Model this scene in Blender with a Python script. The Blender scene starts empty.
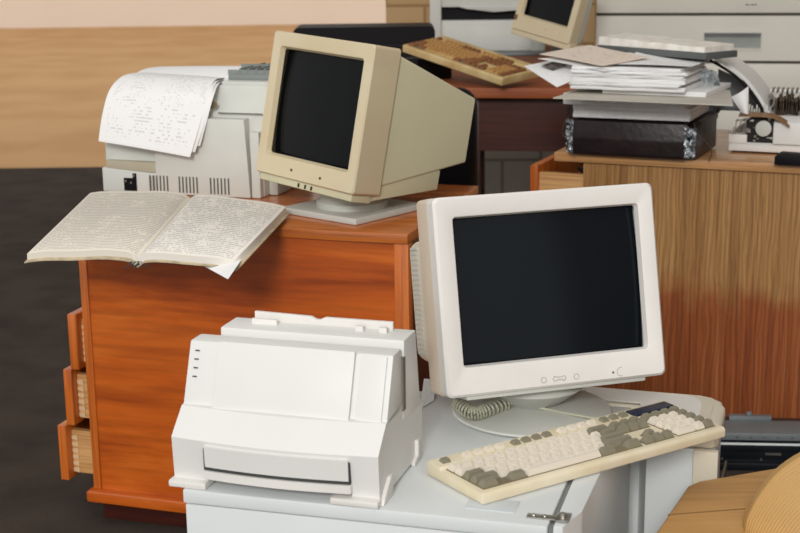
import bpy, bmesh, math, random
from mathutils import Vector, Matrix
random.seed(7)
S = bpy.context.scene
COL = S.collection
PI = math.pi
R = math.radians

# ------------------------------------------------------------------ camera
PITCH, ROLL, CAMZ, FPX = R(13.5), R(0.76), 1.376, 1400.0
cF = Vector((0, math.cos(PITCH), -math.sin(PITCH)))
cU = Vector((0, math.sin(PITCH), math.cos(PITCH)))
cR = Vector((1, 0, 0))
ci = cR*math.cos(ROLL) - cU*math.sin(ROLL)
cj = cR*math.sin(ROLL) + cU*math.cos(ROLL)
CP = Vector((0, 0, CAMZ))
cam = bpy.data.cameras.new('camera')
cam.sensor_width = 36
cam.lens = 36*FPX/800
cam.dof.use_dof = True
cam.dof.focus_distance = 2.45
cam.dof.aperture_fstop = 9
cam.clip_end = 200
co = bpy.data.objects.new('camera', cam)
COL.objects.link(co)
m3 = Matrix((ci, cj, -cF)).transposed()
co.matrix_world = Matrix.Translation(CP) @ m3.to_4x4()
S.camera = co

# ------------------------------------------------------------------ world and lights
W = bpy.data.worlds.new('world')
S.world = W
W.use_nodes = True
W.node_tree.nodes['Background'].inputs[0].default_value = (1.0, .985, .955, 1)
W.node_tree.nodes['Background'].inputs[1].default_value = 0.85
def area(name, loc, target, size, power, color):
    l = bpy.data.lights.new(name, 'AREA'); l.size = size; l.energy = power; l.color = color
    o = bpy.data.objects.new(name, l); COL.objects.link(o); o.location = loc
    o.rotation_euler = (Vector(target)-Vector(loc)).to_track_quat('-Z', 'Y').to_euler()
area('window_light', (-1.8, -9.0, 6.0), (0.1, 3.2, 0.7), 2.4, 850, (1, .985, .965))
S.view_settings.view_transform = 'Standard'
S.view_settings.look = 'None'
S.view_settings.gamma = 1
S.view_settings.exposure = 0.0
S.view_settings.use_curve_mapping = False

# ------------------------------------------------------------------ placing helpers
def ray(u, v): return cF + ci*((u-400)/FPX) - cj*((v-266.5)/FPX)
def atz(u, v, z):
    d = ray(u, v); return CP + d*((z-CAMZ)/d.z)
def aty(u, v, y):
    d = ray(u, v); return CP + d*(y/d.y)
class Frame:
    def __init__(s, org, yaw, tilt=0, roll=0):
        y, t, r = R(yaw), R(tilt), R(roll)
        Rz = Matrix.Rotation(y, 3, 'Z'); Rx = Matrix.Rotation(-t, 3, 'X'); Ry = Matrix.Rotation(r, 3, 'Y')
        s.m = Rz @ Rx @ Ry; s.o = Vector(org)
    def hit(s, u, v, yl):
        n = s.m.col[1]; d = ray(u, v)
        t = ((s.o-CP).dot(n)+yl)/d.dot(n)
        return s.m.transposed() @ (CP+d*t-s.o)
    def hitz(s, u, v, zl):
        n = s.m.col[2]; d = ray(u, v)
        t = ((s.o-CP).dot(n)+zl)/d.dot(n)
        return s.m.transposed() @ (CP+d*t-s.o)
    def loc(s, p): return s.m.transposed() @ (Vector(p)-s.o)
    def wor(s, p): return s.m @ Vector(p) + s.o

# ------------------------------------------------------------------ materials
MATS = {}
def srgb(c):
    return tuple(((x/255)/12.92 if x/255 <= .04045 else ((x/255+.055)/1.055)**2.4) for x in c)+(1,)
def mat(name, c, rough=.5, metal=0, var=.06, vs=6, bump=0, bs=60, spec=.5, c2=None, coat=0):
    if name in MATS: return MATS[name]
    m = bpy.data.materials.new(name); m.use_nodes = True
    nt = m.node_tree; N = nt.nodes; L = nt.links
    b = N['Principled BSDF']
    b.inputs['Roughness'].default_value = rough
    b.inputs['Metallic'].default_value = metal
    b.inputs['Specular IOR Level'].default_value = spec
    b.inputs['Coat Weight'].default_value = coat
    tc = N.new('ShaderNodeTexCoord')
    nz = N.new('ShaderNodeTexNoise'); nz.inputs['Scale'].default_value = vs; nz.inputs['Detail'].default_value = 5
    L.new(tc.outputs['Object'], nz.inputs['Vector'])
    cr = N.new('ShaderNodeValToRGB')
    a = srgb(c); d = srgb(c2) if c2 else tuple(x*(1-2.2*var) for x in a[:3])+(1,)
    cr.color_ramp.elements[0].position = .32; cr.color_ramp.elements[0].color = d
    cr.color_ramp.elements[1].position = .6; cr.color_ramp.elements[1].color = a
    L.new(nz.outputs['Fac'], cr.inputs['Fac']); L.new(cr.outputs['Color'], b.inputs['Base Color'])
    if bump:
        n2 = N.new('ShaderNodeTexNoise'); n2.inputs['Scale'].default_value = bs; n2.inputs['Detail'].default_value = 4
        L.new(tc.outputs['Object'], n2.inputs['Vector'])
        bp = N.new('ShaderNodeBump'); bp.inputs['Strength'].default_value = bump; bp.inputs['Distance'].default_value = .005
        L.new(n2.outputs['Fac'], bp.inputs['Height']); L.new(bp.outputs['Normal'], b.inputs['Normal'])
    MATS[name] = m
    return m
def wood(name, cols, axis, scale=(1, 12, 12), rough=.35, coat=.3, ring=3.0, stain=None, fine=.55, zebra=False):
    """grain runs along `axis`; stain = (z_top, colours) repaints the water-damaged foot of the panel"""
    m = bpy.data.materials.new(name); m.use_nodes = True
    nt = m.node_tree; N = nt.nodes; L = nt.links
    b = N['Principled BSDF']; b.inputs['Roughness'].default_value = rough
    b.inputs['Coat Weight'].default_value = coat; b.inputs['Coat Roughness'].default_value = .25
    tc = N.new('ShaderNodeTexCoord'); mp = N.new('ShaderNodeMapping')
    sc = [scale[1]]*3; sc['xyz'.index(axis)] = scale[0]
    mp.inputs['Scale'].default_value = sc
    L.new(tc.outputs['Object'], mp.inputs['Vector'])
    n1 = N.new('ShaderNodeTexNoise'); n1.inputs['Scale'].default_value = ring; n1.inputs['Detail'].default_value = 6
    n1.inputs['Roughness'].default_value = .65; n1.inputs['Distortion'].default_value = .6
    L.new(mp.outputs['Vector'], n1.inputs['Vector'])
    mp2 = N.new('ShaderNodeMapping'); sc2 = [scale[1]*9]*3; sc2['xyz'.index(axis)] = scale[0]*2.5
    mp2.inputs['Scale'].default_value = sc2; L.new(tc.outputs['Object'], mp2.inputs['Vector'])
    n2 = N.new('ShaderNodeTexNoise'); n2.inputs['Scale'].default_value = ring; n2.inputs['Detail'].default_value = 3
    L.new(mp2.outputs['Vector'], n2.inputs['Vector'])
    def ramp(cs):
        cr = N.new('ShaderNodeValToRGB'); e = cr.color_ramp.elements
        e[0].position = .3; e[0].color = srgb(cs[0]); e[1].position = .72; e[1].color = srgb(cs[2])
        k = e.new(.5); k.color = srgb(cs[1]); L.new(n1.outputs['Fac'], cr.inputs['Fac']); return cr
    c1 = ramp(cols); out = c1.outputs['Color']
    if stain:
        c2 = ramp(stain[1])
        sx = N.new('ShaderNodeSeparateXYZ'); L.new(tc.outputs['Object'], sx.inputs[0])
        n3 = N.new('ShaderNodeTexNoise'); n3.inputs['Scale'].default_value = 9; n3.inputs['Detail'].default_value = 8
        L.new(tc.outputs['Object'], n3.inputs['Vector'])
        ma = N.new('ShaderNodeMath'); ma.operation = 'MULTIPLY_ADD'; ma.inputs[1].default_value = .28; L.new(n3.outputs['Fac'], ma.inputs[0]); L.new(sx.outputs['Z'], ma.inputs[2])
        mr = N.new('ShaderNodeMapRange'); mr.inputs['From Min'].default_value = stain[0]+.20; mr.inputs['From Max'].default_value = stain[0]+.09
        L.new(ma.outputs[0], mr.inputs['Value'])
        mx = N.new('ShaderNodeMix'); mx.data_type = 'RGBA'
        L.new(mr.outputs[0], mx.inputs['Factor']); L.new(out, mx.inputs['A']); L.new(c2.outputs['Color'], mx.inputs['B'])
        out = mx.outputs['Result']
    mu = N.new('ShaderNodeMix'); mu.data_type = 'RGBA'; mu.blend_type = 'MULTIPLY'; mu.inputs['Factor'].default_value = fine
    r2 = N.new('ShaderNodeValToRGB'); r2.color_ramp.elements[0].position = .35; r2.color_ramp.elements[0].color = (.45, .4, .36, 1)
    r2.color_ramp.elements[1].position = .55; r2.color_ramp.elements[1].color = (1, 1, 1, 1)
    L.new(n2.outputs['Fac'], r2.inputs['Fac']); L.new(out, mu.inputs['A']); L.new(r2.outputs['Color'], mu.inputs['B'])
    res = mu.outputs['Result']
    if zebra:
        mp3 = N.new('ShaderNodeMapping'); mp3.inputs['Scale'].default_value = (1, 1, .16); L.new(tc.outputs['Object'], mp3.inputs['Vector'])
        wv = N.new('ShaderNodeTexWave'); wv.bands_direction = 'X'; wv.inputs['Scale'].default_value = 24; wv.inputs['Distortion'].default_value = 9
        wv.inputs['Detail'].default_value = 3; wv.inputs['Detail Scale'].default_value = 1.1; L.new(mp3.outputs['Vector'], wv.inputs['Vector'])
        r3 = N.new('ShaderNodeValToRGB'); r3.color_ramp.elements[0].position = .15; r3.color_ramp.elements[0].color = (.50, .44, .38, 1)
        r3.color_ramp.elements[1].position = .6; r3.color_ramp.elements[1].color = (1, 1, 1, 1); L.new(wv.outputs['Fac'], r3.inputs['Fac'])
        mz = N.new('ShaderNodeMix'); mz.data_type = 'RGBA'; mz.blend_type = 'MULTIPLY'; mz.inputs['Factor'].default_value = .5
        L.new(res, mz.inputs['A']); L.new(r3.outputs['Color'], mz.inputs['B']); res = mz.outputs['Result']
    L.new(res, b.inputs['Base Color'])
    MATS[name] = m
    return m
def paper_mat(name, c, ink, rows, cols, density=.5, margin=.06):
    """paper whose printed or written rows live in the sheet's own UVs"""
    m = bpy.data.materials.new(name); m.use_nodes = True
    nt = m.node_tree; N = nt.nodes; L = nt.links
    b = N['Principled BSDF']; b.inputs['Roughness'].default_value = .8; b.inputs['Specular IOR Level'].default_value = .2
    uv = N.new('ShaderNodeUVMap'); sx = N.new('ShaderNodeSeparateXYZ'); L.new(uv.outputs[0], sx.inputs[0])
    def M(op, a, bb=None, cc=None):
        n = N.new('ShaderNodeMath'); n.operation = op
        for k, x in enumerate((a, bb, cc)):
            if x is None: continue
            if isinstance(x, (int, float)): n.inputs[k].default_value = x
            else: L.new(x, n.inputs[k])
        return n.outputs[0]
    row = M('MULTIPLY', sx.outputs['Y'], rows); fr = M('FRACT', row); fl = M('FLOOR', row)
    band = M('MULTIPLY', M('GREATER_THAN', fr, .3), M('LESS_THAN', fr, .75))
    cmb = N.new('ShaderNodeCombineXYZ'); L.new(M('MULTIPLY', sx.outputs['X'], cols), cmb.inputs[0]); L.new(M('MULTIPLY', fl, 7.31), cmb.inputs[1])
    nz = N.new('ShaderNodeTexNoise'); nz.inputs['Scale'].default_value = 1.0; nz.inputs['Detail'].default_value = 3; L.new(cmb.outputs[0], nz.inputs['Vector'])
    cm2 = N.new('ShaderNodeCombineXYZ'); L.new(M('MULTIPLY', sx.outputs['X'], 5), cm2.inputs[0]); L.new(M('MULTIPLY', sx.outputs['Y'], 7), cm2.inputs[1])
    n4 = N.new('ShaderNodeTexNoise'); n4.inputs['Scale'].default_value = 1.0; L.new(cm2.outputs[0], n4.inputs['Vector'])
    on = M('GREATER_THAN', M('ADD', nz.outputs['Fac'], M('MULTIPLY', n4.outputs['Fac'], .6)), 1.15-density*.6)
    fac = M('MULTIPLY', band, on)
    for ax in ('X', 'Y'):
        fac = M('MULTIPLY', fac, M('GREATER_THAN', sx.outputs[ax], margin)); fac = M('MULTIPLY', fac, M('LESS_THAN', sx.outputs[ax], 1-margin))
    mx = N.new('ShaderNodeMix'); mx.data_type = 'RGBA'; mx.inputs['A'].default_value = srgb(c); mx.inputs['B'].default_value = srgb(ink)
    L.new(fac, mx.inputs['Factor']); L.new(mx.outputs['Result'], b.inputs['Base Color'])
    MATS[name] = m
    return m

WHITE = mat('white_plastic', (219, 219, 215), .45, var=.02, vs=4)
WHITE2 = mat('aged_white_plastic', (223, 220, 215), .5, var=.03, vs=9)
ENAMEL = mat('white_enamel', (214, 218, 218), .3, var=.02, vs=3, spec=.5)
GREYSEAM = mat('grey_rubber', (120, 124, 124), .7)
PGREY = mat('pale_grey_plastic', (196, 197, 190), .5, var=.03)
LPMAT = mat('printer_grey_white', (206, 207, 200), .5, var=.03, vs=8)
BEIGE = mat('beige_plastic', (208, 196, 166), .45, var=.04, vs=5, c2=(202, 185, 150))
BEIGE_BODY = mat('olive_beige_plastic', (202, 196, 164), .5, var=.03, vs=4)
BEIGE_STRIP = mat('warm_cream_plastic', (212, 204, 184), .5, var=.03)
KBEIGE = mat('cream_keyboard_plastic', (224, 214, 188), .5, var=.04, vs=12, c2=(214, 200, 166))
KEYL = mat('cream_key', (228, 219, 203), .45, var=.02)
KEYD = mat('olive_grey_key', (138, 132, 112), .5, var=.05)
KBROWN = mat('grimy_keyboard_plastic', (206, 184, 134), .55, var=.12, vs=9, c2=(180, 146, 92))
KKEY = mat('yellowed_key', (200, 164, 104), .55, var=.1, vs=10, c2=(168, 118, 62))
KKEYD = mat('brown_key', (140, 90, 52), .55, var=.1, vs=20)
KEYBED = mat('shaded_key_bed', (128, 116, 90), .7, var=.1)  # shadow in the gaps between keys, put into the bed colour
BLUE = mat('dark_blue_label', (40, 48, 70), .35)
GLASS = mat('dark_tube_glass', (18, 23, 28), .14, var=.1, vs=2, spec=.14)
GLASS2 = mat('black_tube_glass', (13, 15, 17), .2, var=.1, vs=2, spec=.12)
BLACK = mat('black_plastic', (17, 15, 19), .55, var=.1, spec=.15)
DARKIN = mat('dark_interior', (26, 25, 24), .8)
BLKMET = mat('black_painted_metal', (24, 28, 34), .32, metal=.3, var=.2, vs=12)
GREYMET = mat('grey_metal', (118, 124, 127), .5, metal=.25, var=.08)
CHROME = mat('scratched_steel', (180, 178, 170), .3, metal=.9, var=.2, vs=60)
BRASS = mat('dull_brass', (140, 125, 90), .4, metal=.7)
FOIL = mat('crumpled_foil', (190, 198, 206), .25, metal=.6, var=.5, vs=60, bump=1, bs=90)
LEATHER = mat('dark_brown_leatherette', (38, 28, 29), .38, var=.2, vs=14, bump=.35, bs=40)
CORD = mat('grey_green_cable', (176, 176, 156), .5, var=.05)
CORDB = mat('brown_cord', (70, 52, 40), .7)
PAPER = mat('white_paper', (238, 238, 238), .8, var=.02, spec=.2)
PAPERE = mat('paper_edges', (240, 240, 240), .85, var=.04, vs=40, spec=.2)
MANILA = mat('manila_card', (205, 192, 170), .8, var=.04, spec=.2)
CARD = mat('grey_card', (196, 190, 178), .8, var=.06, spec=.2)
GREYBK = mat('grey_book_cloth', (88, 92, 92), .7, var=.08)
BROWNEDGE = mat('worn_page_edges', (196, 180, 150), .85, var=.15, vs=50, spec=.2)
CABMET = mat('cream_painted_steel', (216, 212, 200), .45, var=.03, vs=3)
CABSLOT = mat('grey_recess', (150, 154, 148), .5)
PHOTO = mat('printed_photo', (120, 112, 110), .6, var=.4, vs=60, c2=(30, 28, 30))
PRINT = paper_mat('printed_form_paper', (232, 231, 230), (206, 206, 210), 44, 30, .5)
PRINT2 = paper_mat('printed_paper', (230, 230, 230), (196, 196, 200), 36, 40, .4)
LEDGER = paper_mat('handwritten_ledger_paper', (222, 214, 200), (180, 174, 168), 38, 60, .78, .02)
LEDGER2 = paper_mat('ruled_ledger_paper', (226, 220, 210), (182, 178, 176), 34, 50, .66, .03)
SHEETW = paper_mat('typed_sheet', (222, 208, 194), (170, 156, 146), 30, 30, .4)
OAK_O = wood('orange_varnished_wood', [(148, 60, 10), (192, 90, 20), (212, 114, 38)], 'x', (.8, 5), ring=1.6, fine=.4)
OAK_V = wood('orange_varnished_post', [(160, 74, 20), (200, 104, 36), (216, 124, 52)], 'z', (1, 14), ring=1.5)
OAK_TOP = wood('orange_desk_top', [(150, 76, 28), (192, 108, 48), (208, 126, 62)], 'x', (1, 12), ring=1.5, rough=.25)
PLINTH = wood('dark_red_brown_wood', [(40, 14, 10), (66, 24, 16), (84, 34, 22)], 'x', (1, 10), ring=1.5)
REDDESK = wood('red_brown_desk_top', [(128, 60, 24), (154, 80, 36), (166, 92, 46)], 'x', (1, 8), ring=1.3, rough=.6, coat=0)
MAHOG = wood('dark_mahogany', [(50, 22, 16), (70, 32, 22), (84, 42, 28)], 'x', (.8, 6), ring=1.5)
RAWWOOD = wood('raw_drawer_wood', [(176, 124, 70), (206, 156, 98), (222, 176, 120)], 'x', (1, 14), ring=1.5, rough=.6, coat=0)
VENEER = wood('zebra_veneer', [(140, 98, 54), (176, 130, 78), (192, 148, 94)], 'z', (.5, 19), ring=2.0, rough=.42, coat=.1,
              zebra=True, stain=(.38, [(128, 62, 28), (156, 84, 42), (172, 104, 60)]))
SLAB = wood('tan_slab_wood', [(160, 112, 68), (196, 146, 96), (210, 164, 114)], 'x', (1, 10), ring=1.5, rough=.3)
TANPLY = wood('tan_plywood', [(178, 132, 76), (192, 146, 88), (202, 158, 100)], 'x', (1, 6), ring=1.2, fine=.25, rough=.5, coat=.05)
TANVINYL = mat('ribbed_tan_vinyl', (192, 150, 90), .55, var=.06, vs=5)

# ------------------------------------------------------------------ mesh helpers
def bm_new(): return bmesh.new()
def merge(dst, src, M=None):
    if M is not None: bmesh.ops.transform(src, matrix=M, verts=src.verts)
    me = bpy.data.meshes.new('tmp'); src.to_mesh(me); src.free(); dst.from_mesh(me); bpy.data.meshes.remove(me)
def box(bm, x0, x1, y0, y1, z0, z1, bev=0.0, seg=2, M=None):
    t = bmesh.new(); bmesh.ops.create_cube(t, size=1)
    for v in t.verts:
        v.co = Vector(((x0+x1)/2+v.co.x*(x1-x0), (y0+y1)/2+v.co.y*(y1-y0), (z0+z1)/2+v.co.z*(z1-z0)))
    if bev: bmesh.ops.bevel(t, geom=t.edges[:], offset=bev, segments=seg, affect='EDGES', profile=.6)
    merge(bm, t, M); return bm
def prism(bm, pts, a0, a1, axis='x', bev=0.0, seg=2, M=None):
    """closed polygon pts in the plane across `axis`, extruded from a0 to a1"""
    t = bmesh.new()
    def P(p, a):
        if axis == 'x': return (a, p[0], p[1])
        if axis == 'y': return (p[0], a, p[1])
        return (p[0], p[1], a)
    A = [t.verts.new(P(p, a0)) for p in pts]; B = [t.verts.new(P(p, a1)) for p in pts]
    t.faces.new(A); t.faces.new(B[::-1])
    n = len(pts)
    for k in range(n): t.faces.new((A[k], B[k], B[(k+1) % n], A[(k+1) % n]))
    bmesh.ops.recalc_face_normals(t, faces=t.faces)
    if bev: bmesh.ops.bevel(t, geom=t.edges[:], offset=bev, segments=seg, affect='EDGES', profile=.6)
    merge(bm, t, M); return bm
def rings(bm, rs, cap0=True, cap1=True):
    t = bmesh.new(); V = [[t.verts.new(p) for p in r] for r in rs]
    n = len(V[0])
    for a, b in zip(V, V[1:]):
        for k in range(n): t.faces.new((a[k], a[(k+1) % n], b[(k+1) % n], b[k]))
    if cap0: t.faces.new(V[0][::-1])
    if cap1: t.faces.new(V[-1])
    bmesh.ops.recalc_face_normals(t, faces=t.faces)
    merge(bm, t); return bm
def rrect(x0, x1, z0, z1, r, y, n=4, tilt=0):
    pts = []
    for (cx, cz, a) in ((x1-r, z1-r, 0), (x0+r, z1-r, 90), (x0+r, z0+r, 180), (x1-r, z0+r, 270)):
        for k in range(n+1):
            w = R(a+90*k/n); pts.append((cx+r*math.cos(w), y, cz+r*math.sin(w)))
    return pts
def lathe(bm, prof, c=(0, 0, 0), n=40, M=None):
    t = bmesh.new(); V = []
    for r, z in prof: V.append([t.verts.new((r*math.cos(2*PI*k/n), r*math.sin(2*PI*k/n), z)) for k in range(n)])
    for a, b in zip(V, V[1:]):
        for k in range(n): t.faces.new((a[k], a[(k+1) % n], b[(k+1) % n], b[k]))
    t.faces.new(V[0][::-1]); t.faces.new(V[-1])
    bmesh.ops.recalc_face_normals(t, faces=t.faces)
    merge(bm, t, (Matrix.Translation(c) @ M) if M else Matrix.Translation(c)); return bm
def tube(bm, pts, r, n=8, close=False):
    t = bmesh.new(); V = []; pts = [Vector(p) for p in pts]
    up = Vector((0, 0, 1))
    for k, p in enumerate(pts):
        d = (pts[min(k+1, len(pts)-1)]-pts[max(k-1, 0)]).normalized()
        a = d.cross(up)
        if a.length < 1e-3: a = d.cross(Vector((1, 0, 0)))
        a.normalize(); b = d.cross(a)
        V.append([t.verts.new(p+(a*math.cos(2*PI*j/n)+b*math.sin(2*PI*j/n))*r) for j in range(n)])
    for a, b in zip(V, V[1:]):
        for j in range(n): t.faces.new((a[j], a[(j+1) % n], b[(j+1) % n], b[j]))
    t.faces.new(V[0][::-1]); t.faces.new(V[-1])
    bmesh.ops.recalc_face_normals(t, faces=t.faces)
    merge(bm, t); return bm
def sheet(bm, f, nu=16, nv=16, th=.0006, off=None):
    """curved sheet f(s,t) with thickness th downwards, UVs on both faces"""
    t = bmesh.new(); uvl = t.loops.layers.uv.new('UVMap')
    top = [[t.verts.new(f(i/nu, j/nv)) for j in range(nv+1)] for i in range(nu+1)]
    th_ = th if callable(th) else (lambda a, b: th)
    bot = [[t.verts.new(Vector(f(i/nu, j/nv))-Vector((0, 0, 1))*th_(i/nu, j/nv) if off is None else Vector(f(i/nu, j/nv))+off*th_(i/nu, j/nv)) for j in range(nv+1)] for i in range(nu+1)]
    def face(vs, uvs):
        fa = t.faces.new(vs)
        for l, w in zip(fa.loops, uvs): l[uvl].uv = w
    for i in range(nu):
        for j in range(nv):
            c = [(i, j), (i+1, j), (i+1, j+1), (i, j+1)]
            face([top[a][b] for a, b in c], [(a/nu, b/nv) for a, b in c])
            c = c[::-1]; face([bot[a][b] for a, b in c], [(0, 0)]*4)
    for i in range(nu):
        face([top[i][0], bot[i][0], bot[i+1][0], top[i+1][0]], [(0, 0)]*4)
        face([top[i+1][nv], bot[i+1][nv], bot[i][nv], top[i][nv]], [(0, 0)]*4)
    for j in range(nv):
        face([top[0][j+1], bot[0][j+1], bot[0][j], top[0][j]], [(0, 0)]*4)
        face([top[nu][j], bot[nu][j], bot[nu][j+1], top[nu][j+1]], [(0, 0)]*4)
    bmesh.ops.recalc_face_normals(t, faces=t.faces)
    merge(bm, t); return bm
def obj(name, bm, m, parent=None, smooth=35):
    me = bpy.data.meshes.new(name)
    bm.normal_update()
    for f in bm.faces: f.smooth = True
    for e in bm.edges:
        e.smooth = len(e.link_faces) == 2 and e.calc_face_angle(0) < R(smooth)
    bm.to_mesh(me); bm.free()
    me.materials.append(m)
    o = bpy.data.objects.new(name, me); COL.objects.link(o)
    if parent: o.parent = parent
    return o
def tag(o, label=None, cat=None, group=None, kind=None):
    if label: o['label'] = label
    if cat: o['category'] = cat
    if group: o['group'] = group
    if kind: o['kind'] = kind
    return o
def thing(name, label, cat, org=(0, 0, 0), yaw=0, tilt=0, roll=0, group=None):
    o = bpy.data.objects.new(name, None); COL.objects.link(o); o.empty_display_size = .05
    fr = Frame(org, yaw, tilt, roll)
    o.location = fr.o; o.rotation_euler = fr.m.to_euler()
    tag(o, label, cat, group)
    return o, fr
def lerp(a, b, t): return a+(b-a)*t
def poly(pts, t):
    """smooth-ish interpolation along a list of vectors"""
    n = len(pts)-1; x = min(max(t, 0), 1)*n; k = min(int(x), n-1); f = x-k
    p0, p1, p2, p3 = pts[max(k-1, 0)], pts[k], pts[k+1], pts[min(k+2, n)]
    return .5*((2*p1)+(p2-p0)*f+(2*p0-5*p1+4*p2-p3)*f*f+(3*p1-p0-3*p2+p3)*f**3)

# ================================================================== SETTING
def struct(name, bm, m): return tag(obj(name, bm, m), kind='structure')
CARPET = mat('dark_brown_carpet', (74, 65, 58), .95, var=.1, vs=5, bump=.8, bs=350, spec=.1, c2=(60, 53, 48))
SAND = mat('sandy_ground', (206, 165, 120), .95, var=.08, vs=1.3, bump=.6, bs=30, spec=.1, c2=(194, 152, 106))
struct('floor', box(bm_new(), -9, 6, -1.5, 8.43, -.06, 0), CARPET)
struct('trim_1', box(bm_new(), -25, 25, 8.43, 21.7, -.08, -.004), SAND)
FAR = mat('pale_pink_render', (252, 238, 224), .9, var=.01, vs=1)
struct('wall_far', box(bm_new(), -25, 25, 21.7, 21.95, -.08, 5), FAR)
RW = mat('dim_brown_shade_wall', (120, 92, 70), .9, var=.03, vs=1)
struct('added_shade_wall', box(bm_new(), 3.2, 3.35, -1.5, 8.43, 0, 4.2), RW)  # unseen dark wall, added to hold back world light from the right
struct('added_shade_ceiling', box(bm_new(), -9, 3.35, 4.6, 8.43, 4.2, 4.3), mat('off_white_shade_ceiling', (200, 192, 180), .9, var=.03, vs=1))  # unseen slab, added to cut world light from above and sized for that
def block_wall():
    m = bpy.data.materials.new('painted_concrete_blocks'); m.use_nodes = True
    nt = m.node_tree; N = nt.nodes; L = nt.links; b = N['Principled BSDF']; b.inputs['Roughness'].default_value = .85
    tc = N.new('ShaderNodeTexCoord'); sx = N.new('ShaderNodeSeparateXYZ'); L.new(tc.outputs['Object'], sx.inputs[0])
    cb = N.new('ShaderNodeCombineXYZ'); L.new(sx.outputs['X'], cb.inputs[0]); L.new(sx.outputs['Z'], cb.inputs[1])
    def brick(c1, c2, c3):
        br = N.new('ShaderNodeTexBrick'); br.inputs['Scale'].default_value = 1; br.inputs['Brick Width'].default_value = .4
        br.inputs['Row Height'].default_value = .2; br.inputs['Mortar Size'].default_value = .008
        br.inputs['Color1'].default_value = srgb(c1); br.inputs['Color2'].default_value = srgb(c2); br.inputs['Mortar'].default_value = srgb(c3)
        L.new(cb.outputs[0], br.inputs['Vector']); return br
    A = brick((186, 152, 108), (196, 162, 118), (160, 124, 82)); B = brick((168, 160, 148), (158, 150, 138), (126, 118, 108))
    mx = N.new('ShaderNodeMix'); mx.data_type = 'RGBA'; gt = N.new('ShaderNodeMath'); gt.operation = 'LESS_THAN'; gt.inputs[1].default_value = .6
    L.new(sx.outputs['Z'], gt.inputs[0]); L.new(gt.outputs[0], mx.inputs['Factor']); L.new(A.outputs['Color'], mx.inputs['A']); L.new(B.outputs['Color'], mx.inputs['B'])
    L.new(mx.outputs['Result'], b.inputs['Base Color'])
    return m
w = struct('wall_back', box(bm_new(), 0, 5, 0, .2, 0, 3.0), block_wall())
p = aty(386, 20, 7.3); w.location = (p.x, 7.3, 0); w.rotation_euler = (0, 0, R(-4))

# ================================================================== LEFT DESK
D, f = thing('wooden_desk', 'orange varnished wooden desk, its three drawers pulled open on the left', 'desk', (-.742, 3.138, 0), -17.8)
DW = .797
obj('desk_top', box(bm_new(), 0, DW, 0, .60, .728, .75, .003), OAK_TOP, D)
b = bm_new(); box(b, .02, DW-.032, .008, .028, .085, .728); obj('end_panel', b, OAK_O, D)
b = bm_new(); box(b, 0, .02, .004, .03, .085, .728, .002); obj('corner_post', b, OAK_V, D)
b = bm_new(); box(b, DW-.032, DW, .004, .034, .085, .728, .002); obj('corner_post', b, OAK_V, D)
b = bm_new(); box(b, DW-.02, DW-.003, .03, .58, .085, .728); obj('side_panel', b, MAHOG, D)
b = bm_new(); box(b, .03, DW-.03, .57, .588, .085, .728); obj('back_panel', b, MAHOG, D)
b = bm_new()
for za, zb in ((.520, .728),): box(b, .001, .018, .03, .57, za, zb)
obj('drawer_rail', b, OAK_V, D)
obj('moulding', box(bm_new(), -.012, DW+.01, -.016, .59, .055, .085, .009, 3), OAK_O, D)
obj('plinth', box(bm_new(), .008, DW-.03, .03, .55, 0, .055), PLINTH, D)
def bez(a, b_): return (a, b_)
for (za, zb, op) in ((.380, .515, .018), (.240, .378, .040), (.098, .236, .066)):
    q = box(bm_new(), -op-.022, -op, .004, .56, za, zb, .002); front = obj('drawer', q, OAK_V, D)
    q = bm_new(); box(q, -op, .40, .03, .044, za+.012, zb-.018); box(q, -op, .40, .53, .544, za+.012, zb-.018)
    box(q, -op, .40, .044, .53, za+.012, za+.02); box(q, .39, .40, .044, .53, za+.02, zb-.018); obj('drawer_box', q, RAWWOOD, front)
    q = bm_new(); n = 6; h = (zb-za-.04)/n
    for k in range(n):
        z0 = za+.016+k*h; prism(q, [(-op+.0005, z0), (-op+.016, z0-.003), (-op+.016, z0+h*.62), (-op+.0005, z0+h*.5)], .0275, .031, 'y')
    obj('dovetail_joint', q, mat('pale_dovetail', (222, 190, 146), .7), front)

# ================================================================== BEIGE MONITOR ON THE DESK
B, f = thing('crt_monitor', 'beige tube monitor tilted back on the orange desk, screen turned to the left', 'monitor', (-.215, 3.067, .834), -43.8, 10.3, 3.3)
Wd, Hh = .162, .323
b = bm_new()
rings(b, [rrect(-.129, .131, .05, .286, .006, .012), rrect(-.134, .136, .045, .291, .008, .0005), rrect(-.137, .139, .042, .294, .009, 0),
          rrect(-Wd+.003, Wd-.003, .003, Hh-.003, .006, 0), rrect(-Wd, Wd, 0, Hh, .008, .004), rrect(-Wd, Wd, 0, Hh, .008, .082), rrect(-Wd+.004, Wd-.004, .004, Hh-.004, .008, .086), rrect(-.1, .1, .06, .26, .008, .086)], False, True)
obj('bezel', b, BEIGE, B)
obj('screen', sheet(bm_new(), lambda s, t: Vector((lerp(-.131, .133, s), .014+.012*((2*s-1)**2+(2*t-1)**2)*.5, lerp(.048, .288, t))), 14, 14, .003, Vector((0, 1, 0))), GLASS2, B)
b = bm_new()
rings(b, [rrect(-.150, .150, .02, .308, .01, .074), rrect(-.155, .156, .021, .308, .008, .095), rrect(-.154, .156, .088, .240, .006, .357), rrect(-.150, .152, .092, .236, .006, .361)])
obj('rear_housing', b, BEIGE_BODY, B)
b = bm_new(); prism(b, [(.06, .024), (.06, -.014), (.280, .022), (.281, .066), (.2, .09), (.09, .03)], -.150, .152, 'x', .003)
obj('lower_housing', b, BEIGE_BODY, B)
b = bm_new(); prism(b, [(.008, .004), (.008, -.016), (.065, -.018), (.1, .02)], -.152, .152, 'x', .003)
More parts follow.
